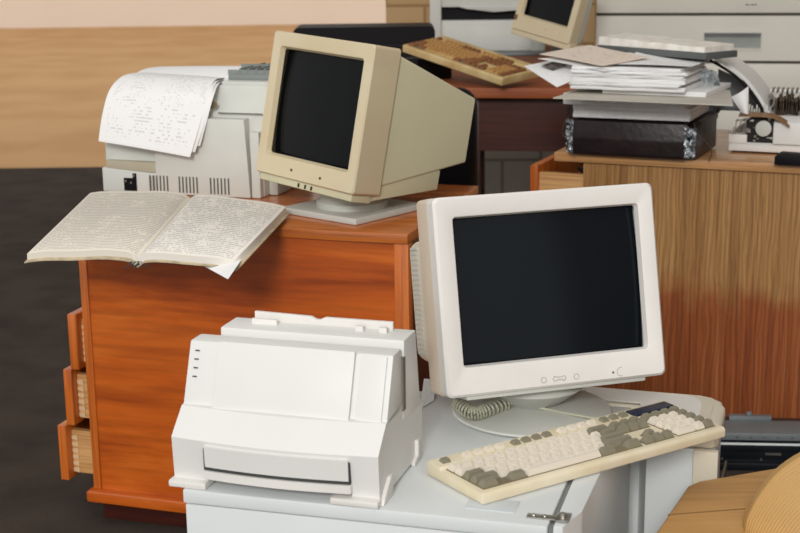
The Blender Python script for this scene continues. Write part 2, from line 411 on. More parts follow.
obj('control_strip', b, BEIGE_BODY, B)
b = bm_new()
for x in (-.02, .002, .022): box(b, x, x+.004, .006, .010, -.013, -.004)
obj('control_button', b, DARKIN, B)
b = bm_new()
for x in (-.04, .055): lathe(b, [(.0028, 0), (.0028, .002)], (x, .0005, .022 if x < 0 else .019), 12, Matrix.Rotation(PI/2, 4, 'X'))
obj('power_light', b, DARKIN, B)
# stand
b = bm_new()
fr0 = Frame((-.107, 3.155, .75), -41)
base_w = .116
sb = bm_new(); box(sb, -base_w, base_w, -base_w, base_w, 0.0005, .015, .004, 3)
MM = Matrix.Translation(fr0.o) @ fr0.m.to_4x4()
MI = (Matrix.Translation(f.o) @ f.m.to_4x4()).inverted() @ MM
bmesh.ops.transform(sb, matrix=MI, verts=sb.verts); st = obj('stand', sb, PGREY, B)
sb = bm_new(); lathe(sb, [(.082, .015), (.083, .028), (.078, .032), (.06, .033)], (0, 0, 0), 40)
lathe(sb, [(.078, .03), (.066, .05), (.05, .072)], (0, 0, 0), 40)
bmesh.ops.transform(sb, matrix=MI, verts=sb.verts); obj('swivel', sb, PGREY, st)

OC, f = thing('office_chair', 'black office chair pushed up behind the desk, mostly hidden by the beige monitor', 'chair', (.03, 3.90, 0), -17)
b = bm_new(); rings(b, [rrect(-.18, .20, .52, .95, .05, -.10, 5), rrect(-.19, .21, .51, .96, .05, -.08, 5), rrect(-.19, .21, .51, .96, .05, -.05, 5), rrect(-.18, .20, .52, .95, .05, -.03, 5)]); obj('backrest', b, BLACK, OC)
b = bm_new(); box(b, -.21, .21, -.02, .38, .42, .48, .03, 3); obj('seat', b, BLACK, OC)
b = bm_new(); tube(b, [(0, .18, .06), (0, .18, .43)], .025, 12); obj('pole', b, BLKMET, OC)
b = bm_new(); tube(b, [(0, .1, .44), (0, -.03, .44), (0, -.045, .56)], .014, 8); obj('back_bracket', b, BLKMET, OC)
for k in range(5):
    a_ = 2*PI*k/5; ex, ey = .24*math.cos(a_), .18+.24*math.sin(a_)
    b = bm_new(); tube(b, [(0, .18, .10), (ex, ey, .06)], .016, 8); lg = obj('leg', b, BLKMET, OC)
    b = bm_new(); lathe(b, [(.001, 0), (.022, .004), (.024, .024), (.01, .044)], (ex, ey, .001), 12); obj('caster', b, BLACK, lg)

# ================================================================== LEFT PRINTER
P, f = thing('laser_printer', 'grey white printer on the orange desk with vent slots, papers curling over its top', 'printer', (-.735, 3.474, .751), -17.8)
LF = f
b = bm_new()
prism(b, [(0, 0), (0, .125), (.012, .20), (.06, .262), (.30, .262), (.33, .2), (.33, 0)], .002, .43, 'x', .004)
obj('body', b, LPMAT, P)
b = bm_new()
prism(b, [(.150, 0), (.150, .190), (.392, .190), (.402, 0)], -.022, .01, 'y', .003)
prism(b, [(.0, 0), (.0, .06), (.15, .05), (.15, 0)], -.018, .004, 'y', .003)
obj('rear_cover', b, LPMAT, P)
b = bm_new(); prism(b, [(.012, .078), (.012, .058), (.15, .051), (.15, .077)], -.017, .002, 'y', .001); obj('ledge', b, mat('tan_grey_plastic', (180, 172, 150), .6), P)
b = bm_new(); box(b, .405, .428, -.02, .2, 0, .16, .003); box(b, .43, .452, .03, .2, 0, .05, .003); obj('side_cover', b, LPMAT, P)
b = bm_new(); prism(b, [(.06, .255), (.06, .272), (.095, .272), (.095, .255)], .30, .428, 'x', .004); obj('top_cover', b, LPMAT, P)
b = bm_new(); box(b, .06, .095, -.0195, -.006, .004, .036); box(b, .085, .095, -.0195, -.006, .036, .048); box(b, .066, .074, -.0205, -.019, .012, .018); so = obj('power_socket', b, BLACK, P)
for x, z in ((.064, .026), (.078, .022), (.087, .04)): obj('socket_pin', box(bm_new(), x, x+.004, -.0215, -.019, z, z+.005), CHROME, so)
for x0 in (.132, .212, .296):
    b = bm_new()
    for k in range(6): box(b, x0+k*.0095, x0+k*.0095+.004, -.0226, -.0215, .006, .046)
    obj('vent_slots', b, mat('vent_shadow_grey', (92, 92, 84), .8), P)
b = bm_new(); box(b, .315, .43, -.0005, .004, .2005, .2025); obj('case_seam', b, mat('vent_shadow_grey', (92, 92, 84), .8), P)
b = bm_new(); lathe(b, [(.010, 0), (.010, .004)], (.30, -.0, .222), 20, Matrix.Rotation(PI/2, 4, 'X') @ Matrix.Scale(1.4, 4, (1, 0, 0))); obj('latch', b, BRASS, P)
b = bm_new(); box(b, .3, .43, .1, .26, .262, .285, .002)
for k in range(4): box(b, .33+k*.022, .334+k*.022, .1, .26, .285, .300, .001)
box(b, .3, .43, .10, .104, .285, .296); box(b, .3, .43, .18, .184, .285, .303); obj('paper_feed_rack', b, mat('grey_grille', (132, 138, 136), .5), P)
# papers hanging over it
def edgepts(fr, l): return [fr.wor(fr.hit(u, v, y)) for u, v, y in l]
def hang(L, Rr, bow=.004):
    def F(s, t):
        a = poly(L, 1-t); c = poly(Rr, 1-t); return a.lerp(c, s)+Vector((0, -1, .4))*bow*math.sin(PI*s)
    return F
specs = [([(150, 72, .16), (134, 73, .1), (121, 77, .05), (109, 91, .0), (102, 116, -.035), (98.5, 141, -.055)],
          [(232, 78, .16), (222, 78, .1), (214, 81, .05), (208, 95, .0), (199, 127, -.035), (190, 157, -.055)], 'front'),
         ([(150, 74, .16), (134, 75, .1), (122, 79, .045), (110, 93, -.003), (104, 116, -.032), (101, 139, -.046)],
          [(233, 80, .16), (223, 80, .1), (216, 83, .045), (211, 96, -.003), (203, 127, -.032), (195, 152, -.046)], 'mid'),
         ([(150, 76, .16), (134, 77, .1), (123, 81, .04), (112, 96, -.006), (107, 116, -.028), (105, 136, -.038)],
          [(234, 82, .16), (224, 82, .1), (218, 85, .04), (213, 98, -.006), (206, 124, -.028), (200, 146, -.038)], 'rear')]
labs = ['printed form sheet curling down the printer, frontmost of the three hanging sheets',
        'white sheet hanging on the printer just behind the frontmost curled form',
        'white sheet hanging on the printer, rearmost of the three curled sheets']
for (Lp, Rp, _), lb in zip(specs, labs):
    o = obj('paper_sheet', sheet(bm_new(), hang(edgepts(LF, Lp), edgepts(LF, Rp)), 12, 24, .0005), PRINT)
    tag(o, lb, 'paper', 'sheets curling over the left printer')
Lb = edgepts(LF, [(160, 66.5, .24), (148, 68, .19), (138, 72, .14), (136, 77, .10)])
Rb = edgepts(LF, [(250, 66, .24), (243, 67, .19), (238, 74, .14), (232, 83, .10)])
o = obj('paper_sheet', sheet(bm_new(), hang(Lb, Rb, .003), 10, 14, .0008), PAPER)
tag(o, 'blank white sheet lying flat on top of the left printer behind the curled forms', 'paper')

# ================================================================== OPEN LEDGER
root, f = thing('open_book', 'open ledger with handwritten pages hanging over the edge of the orange desk', 'book', (-.45, 3.1, .77))
def droop(t): return .779-.044*max(0, (t-.33)/.67)**1.6
def page(BL, BR, FR, FL, hump):
    """pixel corners of the open page, back to front"""
    def F(s, t):
        tt = 1-t
        u = lerp(lerp(BL[0], BR[0], s), lerp(FL[0], FR[0], s), tt); v = lerp(lerp(BL[1], BR[1], s), lerp(FL[1], FR[1], s), tt)
        z = droop(tt)
        P_ = atz(u, v, z); P_.z += hump(s)
        return P_-f.o
    return F
lp = page((90, 193), (190, 195), (137, 254), (27, 254), lambda s: .006*math.sin(PI*min(1, s*1.0))**.7+.003*s-.009*max(0, (s-.9)/.1)**2+.0012*math.sin(11*s))
rp = page((190, 195), (286, 207), (233, 262), (137, 254), lambda s: .007*math.sin(PI*s)**.7-.009*max(0, (.1-s)/.1)**2+.001*math.sin(9*s))
obj('page_block', sheet(bm_new(), lp, 24, 20, .014), LEDGER, root)
obj('page_block', sheet(bm_new(), rp, 24, 20, .016), LEDGER2, root)
def cov(F1, F2):
    def F(s, t):
        q = F1(s*2, t) if s < .5 else F2(s*2-1, t)
        return Vector(q)+Vector((0, 0, -.0165 if True else 0))+Vector(((s-.5)*.012, (t-.5)*.008, 0))
    return F
obj('cover', sheet(bm_new(), cov(lp, rp), 30, 16, .0025), BROWNEDGE, root)
b = bm_new(); c0 = lp(1, 0)
for k in range(7):
    a = Vector(c0)+Vector((random.uniform(-.015, .02), -.002, -.008)); tube(b, [a, a+Vector((random.uniform(-.008, .008), -.006, -.004)), a+Vector((random.uniform(-.012, .012), -.008, random.uniform(-.014, -.006)))], .0012, 5)
obj('spine_threads', b, mat('teal_thread', (36, 56, 66), .8), root)
def under(s, t):
    tt = 1-t
    u = lerp(lerp(205, 262, s), lerp(186, 228, s), tt**1.1); v = lerp(lerp(222, 226, s), lerp(256, 279, s), tt)
    return atz(u, v, .7545-.043*max(0, (tt-.1))**1.5)
o = obj('paper_sheet', sheet(bm_new(), under, 8, 12, .0007), PAPER); tag(o, 'loose white sheet poking out under the right page of the open ledger', 'paper')

# ================================================================== WHITE FRIDGE
FR, f = thing('small_fridge', 'white enamel small fridge carrying the front printer, hinge at its top corner', 'fridge', (-.31, 1.857, 0), -16)
b = bm_new(); box(b, 0, .520, 0, .50, 0, .588, .004); obj('cabinet', b, ENAMEL, FR)
b = bm_new(); box(b, -.002, .520, -.002, .50, .5895, .61, .003, 2); obj('top_panel', b, ENAMEL, FR)
b = bm_new(); box(b, .521, .5265, .004, .495, .01, .606); obj('door_seal', b, GREYSEAM, FR)
b = bm_new(); prism(b, [(.527, 0), (.540, .003), (.557, .060), (.572, .50), (.527, .50)], .01, .61, 'z', .003); dr = obj('door', b, ENAMEL, FR)
b = bm_new(); box(b, .488, .535, .018, .032, .610, .6125, .0008); box(b, .527, .546, .012, .040, .6125, .6145, .0008)
lathe(b, [(.005, .6145), (.005, .619), (.002, .62)], (.536, .026, 0), 12)
for x in (.497, .512): lathe(b, [(.0028, .6125), (.0022, .614)], (x, .025, 0), 10)
obj('hinge', b, CHROME, FR)
b = bm_new(); box(b, .40, .47, .03, .07, .61, .6112, .0004); obj('label_plate', b, mat('faded_label', (200, 206, 208), .5), FR)
for a, c_ in ((.05, .05), (.45, .05), (.05, .42), (.45, .42)): pass

# ================================================================== BEIGE CORNERED APPLIANCE
A, f = thing('photocopier', 'white and cream office machine with rounded corner standing behind the fridge', 'office machine')
def appl(z0, z1, pts, m, nm, bev=.0, seg=3, par=A): return obj(nm, prism(bm_new(), pts, z0, z1, 'z', bev, seg), m, par)
prof = [(.398, 2.150), (.500, 2.118), (.512, 2.128), (.548, 2.245), (.549, 2.275), (.538, 2.298), (.520, 2.312), (.30, 2.380), (.285, 2.300), (.408, 2.262)]
appl(0, .555, [(x-.006 if x > .5 else x, y) for x, y in prof], ENAMEL, 'body', .002)
appl(.556, .586, prof, BEIGE_STRIP, 'top_cover', .012, 4)
cx_, cy_ = .44, 2.24
appl(.586, .5885, [(cx_+(x-cx_)*.86-.006, cy_+(y-cy_)*.86) for x, y in prof], BEIGE_STRIP, 'top_ring', .001, 1)
appl(.5885, .591, [(cx_+(x-cx_)*.74-.012, cy_+(y-cy_)*.76) for x, y in prof], WHITE2, 'top_panel', .001, 1)
b = bm_new()
Fa = Frame((.503, 2.113, 0), -17.5)
box(b, -.036, .004, -.004, .012, .02, .556, .003, 2, Matrix.Translation(Fa.o) @ Fa.m.to_4x4()); obj('corner_trim', b, BEIGE_STRIP, A)
Fs = Frame((.506, 2.118, 0), -17.5)
b = bm_new()
for k in range(9): box(b, .0065, .010, .02, .10, .25+.03*k, .262+.03*k, 0, 2, Matrix.Translation(Fs.o) @ Fs.m.to_4x4() @ Matrix.Rotation(0, 4, 'X'))
obj('side_vents', b, mat('brown_vent', (90, 78, 62), .7), A)

# ================================================================== FRONT PRINTER
P, f = thing('laser_printer', 'white desktop laser printer with closed front panel, standing on the small fridge', 'printer', (-.326, 1.878, .6105), -17.2)
w = .308
# lower chassis: side profile (y,z)
low = [(.0, .004), (-.004, .072), (.006, .082), (.034, .107), (.100, .112), (.206, .085), (.208, .079), (.206, .007), (.178, .004)]
b = bm_new(); prism(b, low, .0, .002, 'x'); prism(b, low, w-.002, w, 'x')
def sec(x): return x
front_z = lambda x: .072-.006*math.sin(PI*x/w)
b = bm_new()
nx = 20
ringsL = []
for k in range(nx+1):
    x = w*k/nx; bow = -.012*math.sin(PI*k/nx)
    ringsL.append([(x, .012+bow if (.055 < x < w-.04) and False else y+(bow if z > .06 and y < .05 else 0), z-(.0 if not (.06 < z < .09 and y < .02) else .004*math.sin(PI*k/nx))) for y, z in low])
# end cheeks reach the feet, the middle is cut back for the paper mouth
cheekL, cheekR = .052, .040
mid = [(.020, .034), (.001, .036), (-.004, .072), (.006, .082), (.034, .107), (.100, .112), (.206, .085), (.206, .007), (.06, .006), (.05, .03)]
for (xa, xb, pr) in ((0, cheekL, low), (w-cheekR, w, low)):
    n = 4; rr = []
    for k in range(n+1):
        x = lerp(xa, xb, k/n); bow = -.012*math.sin(PI*x/w)
        rr.append([(x, y+(bow if (z > .02 and y < .05) else 0), z) for y, z in pr])
    rings(b, rr)
rr = []
for k in range(15):
    x = lerp(cheekL, w-cheekR, k/14); bow = -.012*math.sin(PI*x/w)
    rr.append([(x, y+(bow if y < .05 else 0), z) for y, z in mid])
rings(b, rr)
obj('lower_case', b, WHITE, P, 30)
b = bm_new(); box(b, cheekL+.002, w-cheekR-.002, .004, .05, .022, .031, .001); obj('paper_mouth', b, DARKIN, P)
b = bm_new()
rr = []
for k in range(11):
    x = lerp(cheekL+.0014, w-cheekR-.0014, k/10); bow = -.012*math.sin(PI*x/w)
    rr.append([(x, y+bow, z) for y, z in ((-.0046, .0345), (-.0072, .0655), (.001, .0665), (.004, .034))])
rings(b, rr); obj('front_flap', b, WHITE, P)
b = bm_new(); rr = []
for k in range(11):
    x = lerp(cheekL-.0008, w-cheekR+.0008, k/10); bow = -.012*math.sin(PI*x/w)
    rr.append([(x, y+bow, z) for y, z in ((-.0042, .0300), (-.0050, .062), (.001, .062), (.002, .0300))])
rings(b, rr); obj('flap_gap', b, mat('dark_gap', (58, 60, 58), .8), P)
b = bm_new(); rr = []
for k in range(11):
    x = lerp(cheekL-.002, w-cheekR+.002, k/10); bow = -.013*math.sin(PI*x/w)
    rr.append([(x, y+bow, z) for y, z in ((-.006, .017), (-.006, .029), (.03, .030), (.03, .017))])
rings(b, rr); obj('output_lip', b, WHITE2, P)
for xa, xb in ((-.004, .054), (w-.068, w+.002)): obj('foot', box(bm_new(), xa, xb, -.014, .03, 0, .010, .003), WHITE2, P)
obj('side_fin', prism(bm_new(), [(.0, 0), (.045, 0), (.045, .03), (.034, .03), (.004, .008)], w, w+.006, 'x', .001), WHITE2, P)
obj('side_fin', prism(bm_new(), [(.15, 0), (.185, 0), (.178, .034), (.168, .034), (.168, .012), (.15, .006)], w, w+.006, 'x', .001), WHITE2, P)
b = bm_new(); prism(b, [(.036, .102), (.072, .193), (.108, .193), (.118, .12), (.1, .10)], -.0, w, 'x', .003)
obj('upper_case', b, WHITE, P)
# the big smooth front cover, leaning like the case
up = Vector((.036, .091)).normalized(); nn = Vector((-up.y, up.x))
def leanplate(x0, x1, s0, s1, t0, t1, bev=.002):
    o_ = Vector((.036, .102))
    pts = [o_+up*s0+nn*t0, o_+up*s1+nn*t0, o_+up*s1+nn*t1, o_+up*s0+nn*t1]
    return prism(bm_new(), [tuple(q) for q in pts], x0, x1, 'x', bev)
obj('front_cover', leanplate(.048, .254, -.003, .099, -.001, .007), WHITE, P)
b = leanplate(.262, .3, .0, .0955, -.001, .003, .001); obj('side_cover', b, WHITE, P)
b = bm_new()
for k in range(4):
    z0 = .045+.0125*k; o_ = Vector((.036, .102))+up*z0
    prism(b, [(o_.x+nn.x*.0012, o_.y+nn.y*.0012), (o_.x+up.x*.002+nn.x*.0012, o_.y+up.y*.002+nn.y*.0012), (o_.x+up.x*.002, o_.y+up.y*.002), (o_.x, o_.y)], .010, .0165, 'x')
obj('indicator_light', b, mat('dark_indicator', (46, 60, 58), .5), P)
b = bm_new(); prism(b, [(.110, .085), (.120, .201), (.178, .201), (.195, .10), (.2, .08)], .026, w+.001, 'x', .003); 
obj('rear_case', b, WHITE, P)
b = bm_new(); box(b, .303, .3105, .108, .119, .10, .178); obj('side_slot', b, mat('grey_slot', (110, 108, 98), .8), P)
b = bm_new(); prism(b, [(.062, .19), (.062, .2155), (.152, .2135), (.160, .2095), (.166, .2095), (.174, .2135), (.278, .2135), (.278, .19)], .165, .171, 'y', .0008)
prism(b, [(.064, .19), (.064, .209), (.104, .209), (.104, .19)], .148, .154, 'y', .0008); obj('paper_feeder', b, WHITE2, P)
for x in (.226, .262): obj('paper_guide', box(bm_new(), x, x+.012, .148, .156, .19, .209, .001), WHITE2, P)

# ================================================================== FRONT MONITOR
B, f = thing('crt_monitor', 'large white tube monitor with wide dark screen in front of the wooden cabinet', 'monitor', (.246, 2.069, .684), 15.8, 12.8, -.3)
Wd, Hh = .1825, .306
b = bm_new()
rings(b, [rrect(-.151, .152, .047, .2725, .004, .012), rrect(-.1535, .1545, .0445, .275, .006, .001), rrect(-.155, .156, .043, .2765, .006, 0),
          rrect(-Wd+.004, Wd-.004, .004, Hh-.004, .008, 0), rrect(-Wd, Wd, 0, Hh, .01, .005), rrect(-Wd, Wd, 0, Hh, .01, .035), rrect(-.1, .1, .06, .25, .01, .036)], False, True)
obj('bezel', b, WHITE2, B)
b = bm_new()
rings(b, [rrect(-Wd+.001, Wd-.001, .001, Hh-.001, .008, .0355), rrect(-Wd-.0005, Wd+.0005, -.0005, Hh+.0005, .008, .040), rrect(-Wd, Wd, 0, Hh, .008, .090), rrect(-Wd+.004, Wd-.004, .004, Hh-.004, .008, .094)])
tag(obj('bezel_frame', b, mat('tan_shaded_plastic', (206, 190, 170), .5, var=.04, vs=6), B), 'frame behind the white bezel, its side shade painted tan')  # side shade and reflected desk colour are put into this tan
obj('screen', sheet(bm_new(), lambda s, t: Vector((lerp(-.153, .154, s), .012+.010*((2*s-1)**2+(2*t-1)**2)*.5, lerp(.045, .2745, t))), 16, 16, .003, Vector((0, 1, 0))), GLASS, B)
b = bm_new()
rings(b, [rrect(-.176, .176, .03, .285, .02, .08), rrect(-.179, .179, .04, .245, .02, .11), rrect(-.178, .178, .046, .242, .02, .165), rrect(-.13, .13, .07, .235, .02, .33), rrect(-.11, .11, .09, .22, .02, .345)])
obj('rear_housing', b, BEIGE_STRIP, B)
b = bm_new()
for k in range(22): box(b, -.1794, -.177, .118, .158, .060+.008*k, .064+.008*k)
obj('vent_ribs', b, PGREY, B)
b = bm_new(); box(b, -.15, .15, .01, .08, -.007, .004, .003); obj('chin', b, PGREY, B)
SEAMG = mat('faint_button_seam', (168, 166, 160), .6)
for x, r in ((-.026, .0042), (.0285, .0042), (.104, .0068)):
    b = bm_new(); tube(b, [(x+r*math.cos(a_*PI/12), -.0002, .013+r*math.sin(a_*PI/12)) for a_ in range(5 if r > .005 else 0, 20 if r > .005 else 25)], .0005, 5); obj('power_button' if r > .005 else 'round_button', b, SEAMG, B)
b = bm_new()
for a_, c_ in ((-.008, .008),):
    tube(b, [(a_, -.0003, .017), (-.011, -.0003, .013), (a_, -.0003, .009), (-.003, -.0003, .011), (.004, -.0003, .011), (c_, -.0003, .009), (.011, -.0003, .013), (c_, -.0003, .017), (.004, -.0003, .0152), (-.003, -.0003, .0152), (a_, -.0003, .017)], .0006, 5)
obj('adjust_button', b, SEAMG, B)
b = bm_new(); lathe(b, [(.0016, 0), (.0016, .001)], (.0905, .0003, .013), 12, Matrix.Rotation(PI/2, 4, 'X')); obj('power_light', b, DARKIN, B)
MI = (Matrix.Translation(f.o) @ f.m.to_4x4()).inverted()
sb = bm_new(); lathe(sb, [(.126, .6105), (.130, .613), (.128, .616), (.11, .619), (.06, .625)], (.212, 2.165, 0), 56)
bmesh.ops.transform(sb, matrix=MI, verts=sb.verts); st = obj('stand', sb, PGREY, B)
sb = bm_new(); lathe(sb, [(.045, .623), (.06, .634), (.088, .656), (.07, .678)], (.212, 2.18, 0), 44)
bmesh.ops.transform(sb, matrix=MI, verts=sb.verts); obj('swivel', sb, PGREY, st)
sb = bm_new(); q = atz(548, 424, .618); lathe(sb, [(.004, .616), (.004, .6205), (.001, .621)], (q.x, q.y, 0), 14)
bmesh.ops.transform(sb, matrix=MI, verts=sb.verts); obj('stand_screw', sb, DARKIN, st)

# ================================================================== KEYBOARDS
keymeshes = {}
def keymesh(wu, m, h=.011, u=.0192, v=.018):
    k = (round(wu, 3), m.name, h, v)
    if k not in keymeshes:
        t = bmesh.new(); g = .0016; X = wu-g; Y = v-g
        rs = [[(g, g, 0), (X, g, 0), (X, Y, 0), (g, Y, 0)], [(g+.0003, g+.0003, h*.25), (X-.0003, g+.0003, h*.25), (X-.0003, Y-.0003, h*.25), (g+.0003, Y-.0003, h*.25)],
              [(g+.0034, g+.0024, h), (X-.0034, g+.0024, h), (X-.0034, Y-.0046, h*1.05), (g+.0034, Y-.0046, h*1.05)],
              [(g+.0044, g+.0036, h*.97), (X-.0044, g+.0036, h*.97), (X-.0044, Y-.0056, h*1.0), (g+.0044, Y-.0056, h*1.0)]]
        rings(t, rs)
        me = bpy.data.meshes.new('key'); t.to_mesh(me); t.free(); me.materials.append(m); keymeshes[k] = me
    return keymeshes[k]
def layout():
    """(x in units, row 0=front, width, dark?)"""
    K = []
    K += [(0, 0, 1.5, 1), (2.5, 0, 1.5, 1), (4, 0, 7, 2), (11, 0, 1.5, 1), (13.5, 0, 1.5, 1)]
    K += [(0, 1, 2.25, 1)]+[(2.25+i, 1, 1, 0) for i in range(10)]+[(12.25, 1, 2.75, 1)]
    K += [(0, 2, 1.75, 1)]+[(1.75+i, 2, 1, 0) for i in range(11)]+[(12.75, 2, 2.25, 1)]
    K += [(0, 3, 1.5, 0)]+[(1.5+i, 3, 1, 0) for i in range(12)]+[(13.5, 3, 1.5, 1)]
    K += [(i, 4, 1, 0) for i in range(13)]+[(13, 4, 2, 1)]
    K += [(0, 5.4, 1, 1)]+[(2+i, 5.4, 1, 0) for i in range(4)]+[(6.5+i, 5.4, 1, 1) for i in range(4)]+[(11+i, 5.4, 1, 0) for i in range(4)]
    K += [(15.3+i, 5.4, 1, 1) for i in range(3)]+[(15.3+i, 4, 1, 1) for i in range(3)]+[(15.3+i, 3, 1, 1) for i in range(3)]
    K += [(15.3+i, 0, 1, 1) for i in range(3)]+[(16.3, 1, 1, 1)]
    K += [(18.6+i, 4, 1, 1) for i in range(4)]
    K += [(18.6+i, r, 1, 0) for r in (1, 2, 3) for i in range(3)]+[(18.6, 0, 2, 0), (20.6, 0, 1, 0), (21.6, 0, 1, 1), (21.6, 1, 1, 1), (21.6, 2, 1, 1), (21.6, 3, 1, 1)]
    return K
def keyboard(root, Wk, Dk, body_m, km, kd, u, hk, zs=.022, v=.018):
    """case with the front-left corner of its top at the origin"""
    b = bm_new(); t = zs
    prism(b, [(0, -t), (0, -.004), (.004, 0), (Dk-.035, .0), (Dk-.032, .004), (Dk-.004, .006), (Dk, .002), (Dk, -t)], 0, Wk, 'x', .0025)
    obj('case', b, body_m, root)
    mx = (Wk-22.6*u)/2; my = .012
    b = bm_new()
    for xa, xb, ra, rb in ((0, 15, 0, 5), (0, 1, 5.4, 6.4), (2, 6, 5.4, 6.4), (6.5, 10.5, 5.4, 6.4), (11, 15, 5.4, 6.4), (15.3, 18.3, 3, 6.4), (15.3, 18.3, 0, 1), (16.3, 17.3, 1, 2), (18.6, 22.6, 0, 5)):
        box(b, mx+xa*u, mx+xb*u, my+ra*v, my+rb*v, -.002, .0007)
    tag(obj('key_bed', b, KEYBED, root), 'key bed with the shade between the keys painted in')
    for x, r, wd, dk in layout():
        me = keymesh(wd*u, kd if dk == 1 else km, hk, u, v)
        o = bpy.data.objects.new('key' if wd < 6 else 'space_bar', me); COL.objects.link(o); o.parent = root
        o.location = (mx+x*u, my+r*v, -.0005)
    return mx
KB, f = thing('computer_keyboard', 'cream keyboard with olive grey side keys lying aslant on the white fridge', 'keyboard', (.109, 1.782, .6275), 32.8, 0, 0)
Dk = .138
mx = keyboard(KB, .462, Dk, KBEIGE, KEYL, KEYD, .0196, .0105, .016, .0182)
b = bm_new(); box(b, mx+18.5*.0196, mx+22.7*.0196, .012+5.15*.0182, Dk-.010, -.001, .0075, .001); obj('status_panel', b, BLUE, KB)
b = bm_new(); p0 = f.loc(atz(462, 400, .632)); pts = []
ca = atz(457, 402, .640); cb = atz(470, 412, .632); cc = atz(484, 411, .632); cd = atz(507, 403, .634)
N_ = 330
axis_pts = [ca, cb, cc, cd]
for k in range(N_+1):
    s = k/N_; c = poly(axis_pts, s); d = (poly(axis_pts, min(1, s+.01))-poly(axis_pts, max(0, s-.01))).normalized()
    a = d.cross(Vector((0, 0, 1))).normalized(); e = d.cross(a)
    th = 2*PI*20*s; pts.append(f.loc(c+(a*math.cos(th)+e*math.sin(th))*.0100))
tube(b, pts, .0021, 6)
tail = [atz(507, 403, .634), atz(545, 407, .626), atz(590, 417, .618), atz(640, 424, .616)]
tail = [atz(507, 402, .636), atz(540, 408, .628), atz(570, 414, .625), atz(598, 419, .622)]
tube(b, [f.loc(poly(tail, k/16)) for k in range(17)], .0025, 7)
obj('coiled_cord', b, CORD, KB)

# ================================================================== PAPERS BEHIND FRONT PRINTER
for (cs, z, lb) in ((((424, 379), (436, 380), (434, 400), (421, 408)), .612, 'white sheet on the fridge between the front printer and the large white monitor'),):
    q = [atz(u, v, z) for u, v in cs]
    o = obj('paper_sheet', sheet(bm_new(), lambda s, t: q[3].lerp(q[2], s).lerp(q[0].lerp(q[1], s), t)+Vector((0, 0, .006*math.sin(3*t))), 6, 6, .0008), PRINT2)
    tag(o, lb, 'paper')

# ================================================================== RIGHT CABINET
C, f = thing('wooden_cabinet', 'veneered wooden cabinet with water-stained end panel and piled papers on top', 'cabinet', (.447, 3.992, 0), -23.5)
CF = f
obj('cabinet_top', box(bm_new(), 0, 1.1, 0, .62, .724, .75, .004), SLAB, C)
b = bm_new(); box(b, .085, 1.06, .012, .032, 0, .724); obj('end_panel', b, VENEER, C)
b = bm_new(); box(b, 1.04, 1.06, .032, .6, 0, .724); box(b, .085, 1.04, .58, .6, 0, .724); box(b, .087, .10, .032, .58, 0, .722); obj('side_panel', b, MAHOG, C)
q = bm_new(); box(q, -.075, -.052, .012, .56, .45, .706, .003); dr = obj('drawer', q, OAK_V, C)
q = bm_new(); box(q, -.052, .084, .03, .045, .46, .685); box(q, -.052, .084, .53, .545, .46, .685); box(q, -.052, .084, .045, .53, .46, .62); obj('drawer_box', q, RAWWOOD, dr)
# clutter in the drawer
dz = [(0.02, .10, .03, .695), (.03, .2, .045, .70), (.01, .32, .03, .692)]
for k, (x, y, r, z) in enumerate(dz):
    z -= .022; x -= .01
    b = bm_new()
    pts = [Vector((x+.02*math.cos(a*1.3)+.012*a*.3, y+.05*math.sin(a), z-.012+.006*math.cos(2*a))) for a in [j*.35 for j in range(16)]]
    tube(b, pts, .006, 8)
    o = obj('black_cable', b, BLACK); o.location = f.o; o.rotation_euler = f.m.to_euler()
    tag(o, ['black cable coiled in the open cabinet drawer, nearest the front', 'black cable coiled in the middle of the open cabinet drawer', 'black cable coiled at the far end of the open cabinet drawer'][k], 'cable', 'cables in the cabinet drawer')

# ================================================================== DOCUMENT STACK ON CABINET
SF = Frame((.477, 3.950, .7505), -25)
SK, f = thing('document_case', 'dark brown leatherette case tied with cord under the pile of papers', 'case', SF.o, -25)
b = bm_new()
prism(b, [(0, .006), (.006, .0), (.26, 0), (.265, .01), (.265, .102), (.255, .108), (.012, .104), (.002, .098), (-.004, .05)], .018, .340, 'x', .004)
obj('body', b, LEATHER, SK)
def foilend(x0, x1, sgn):
    rnd = random.Random(5)
    def F(s, t):
        x = lerp(x0, x1, s); return Vector((x+rnd.uniform(-.002, .002), -.002+rnd.uniform(-.003, .003)+.012*(s if sgn > 0 else 1-s), lerp(.006, .100, t)-(.02*t*s if sgn > 0 else 0)))
    return sheet(bm_new(), F, 5, 14, .003, Vector((0, 1, 0)))
obj('foil_end', foilend(-.004, .020, -1), FOIL, SK, 10)
obj('foil_end', foilend(.338, .366, 1), FOIL, SK, 10)
b = bm_new(); prism(b, [(.012, .004), (.26, .004), (.26, .105), (.06, .102), (.012, .09)], .340, .370, 'x', .006); obj('end_flap', b, LEATHER, SK)
b = bm_new(); prism(b, [(.012, .004), (.26, .004), (.26, .09), (.012, .09)], -.006, .018, 'x', .006); obj('end_flap', b, LEATHER, SK)
b = bm_new()
h = [f.hit(u, v, -.006) for u, v in ((576, 97), (574, 108), (566, 120), (562, 133), (567, 140), (568, 150), (575, 155))]
tube(b, [poly(h, k/24) for k in range(25)], .0016, 6); obj('tie_cord', b, CORDB, SK); b = bm_new()
h = [f.hit(u, v, .0) for u, v in ((694, 122), (699, 136), (708, 143), (712, 152), (709, 161))]
tube(b, [poly(h, k/20)+Vector((0, -.004, 0)) for k in range(21)], .0016, 6)
obj('tie_cord', b, CORDB, SK)

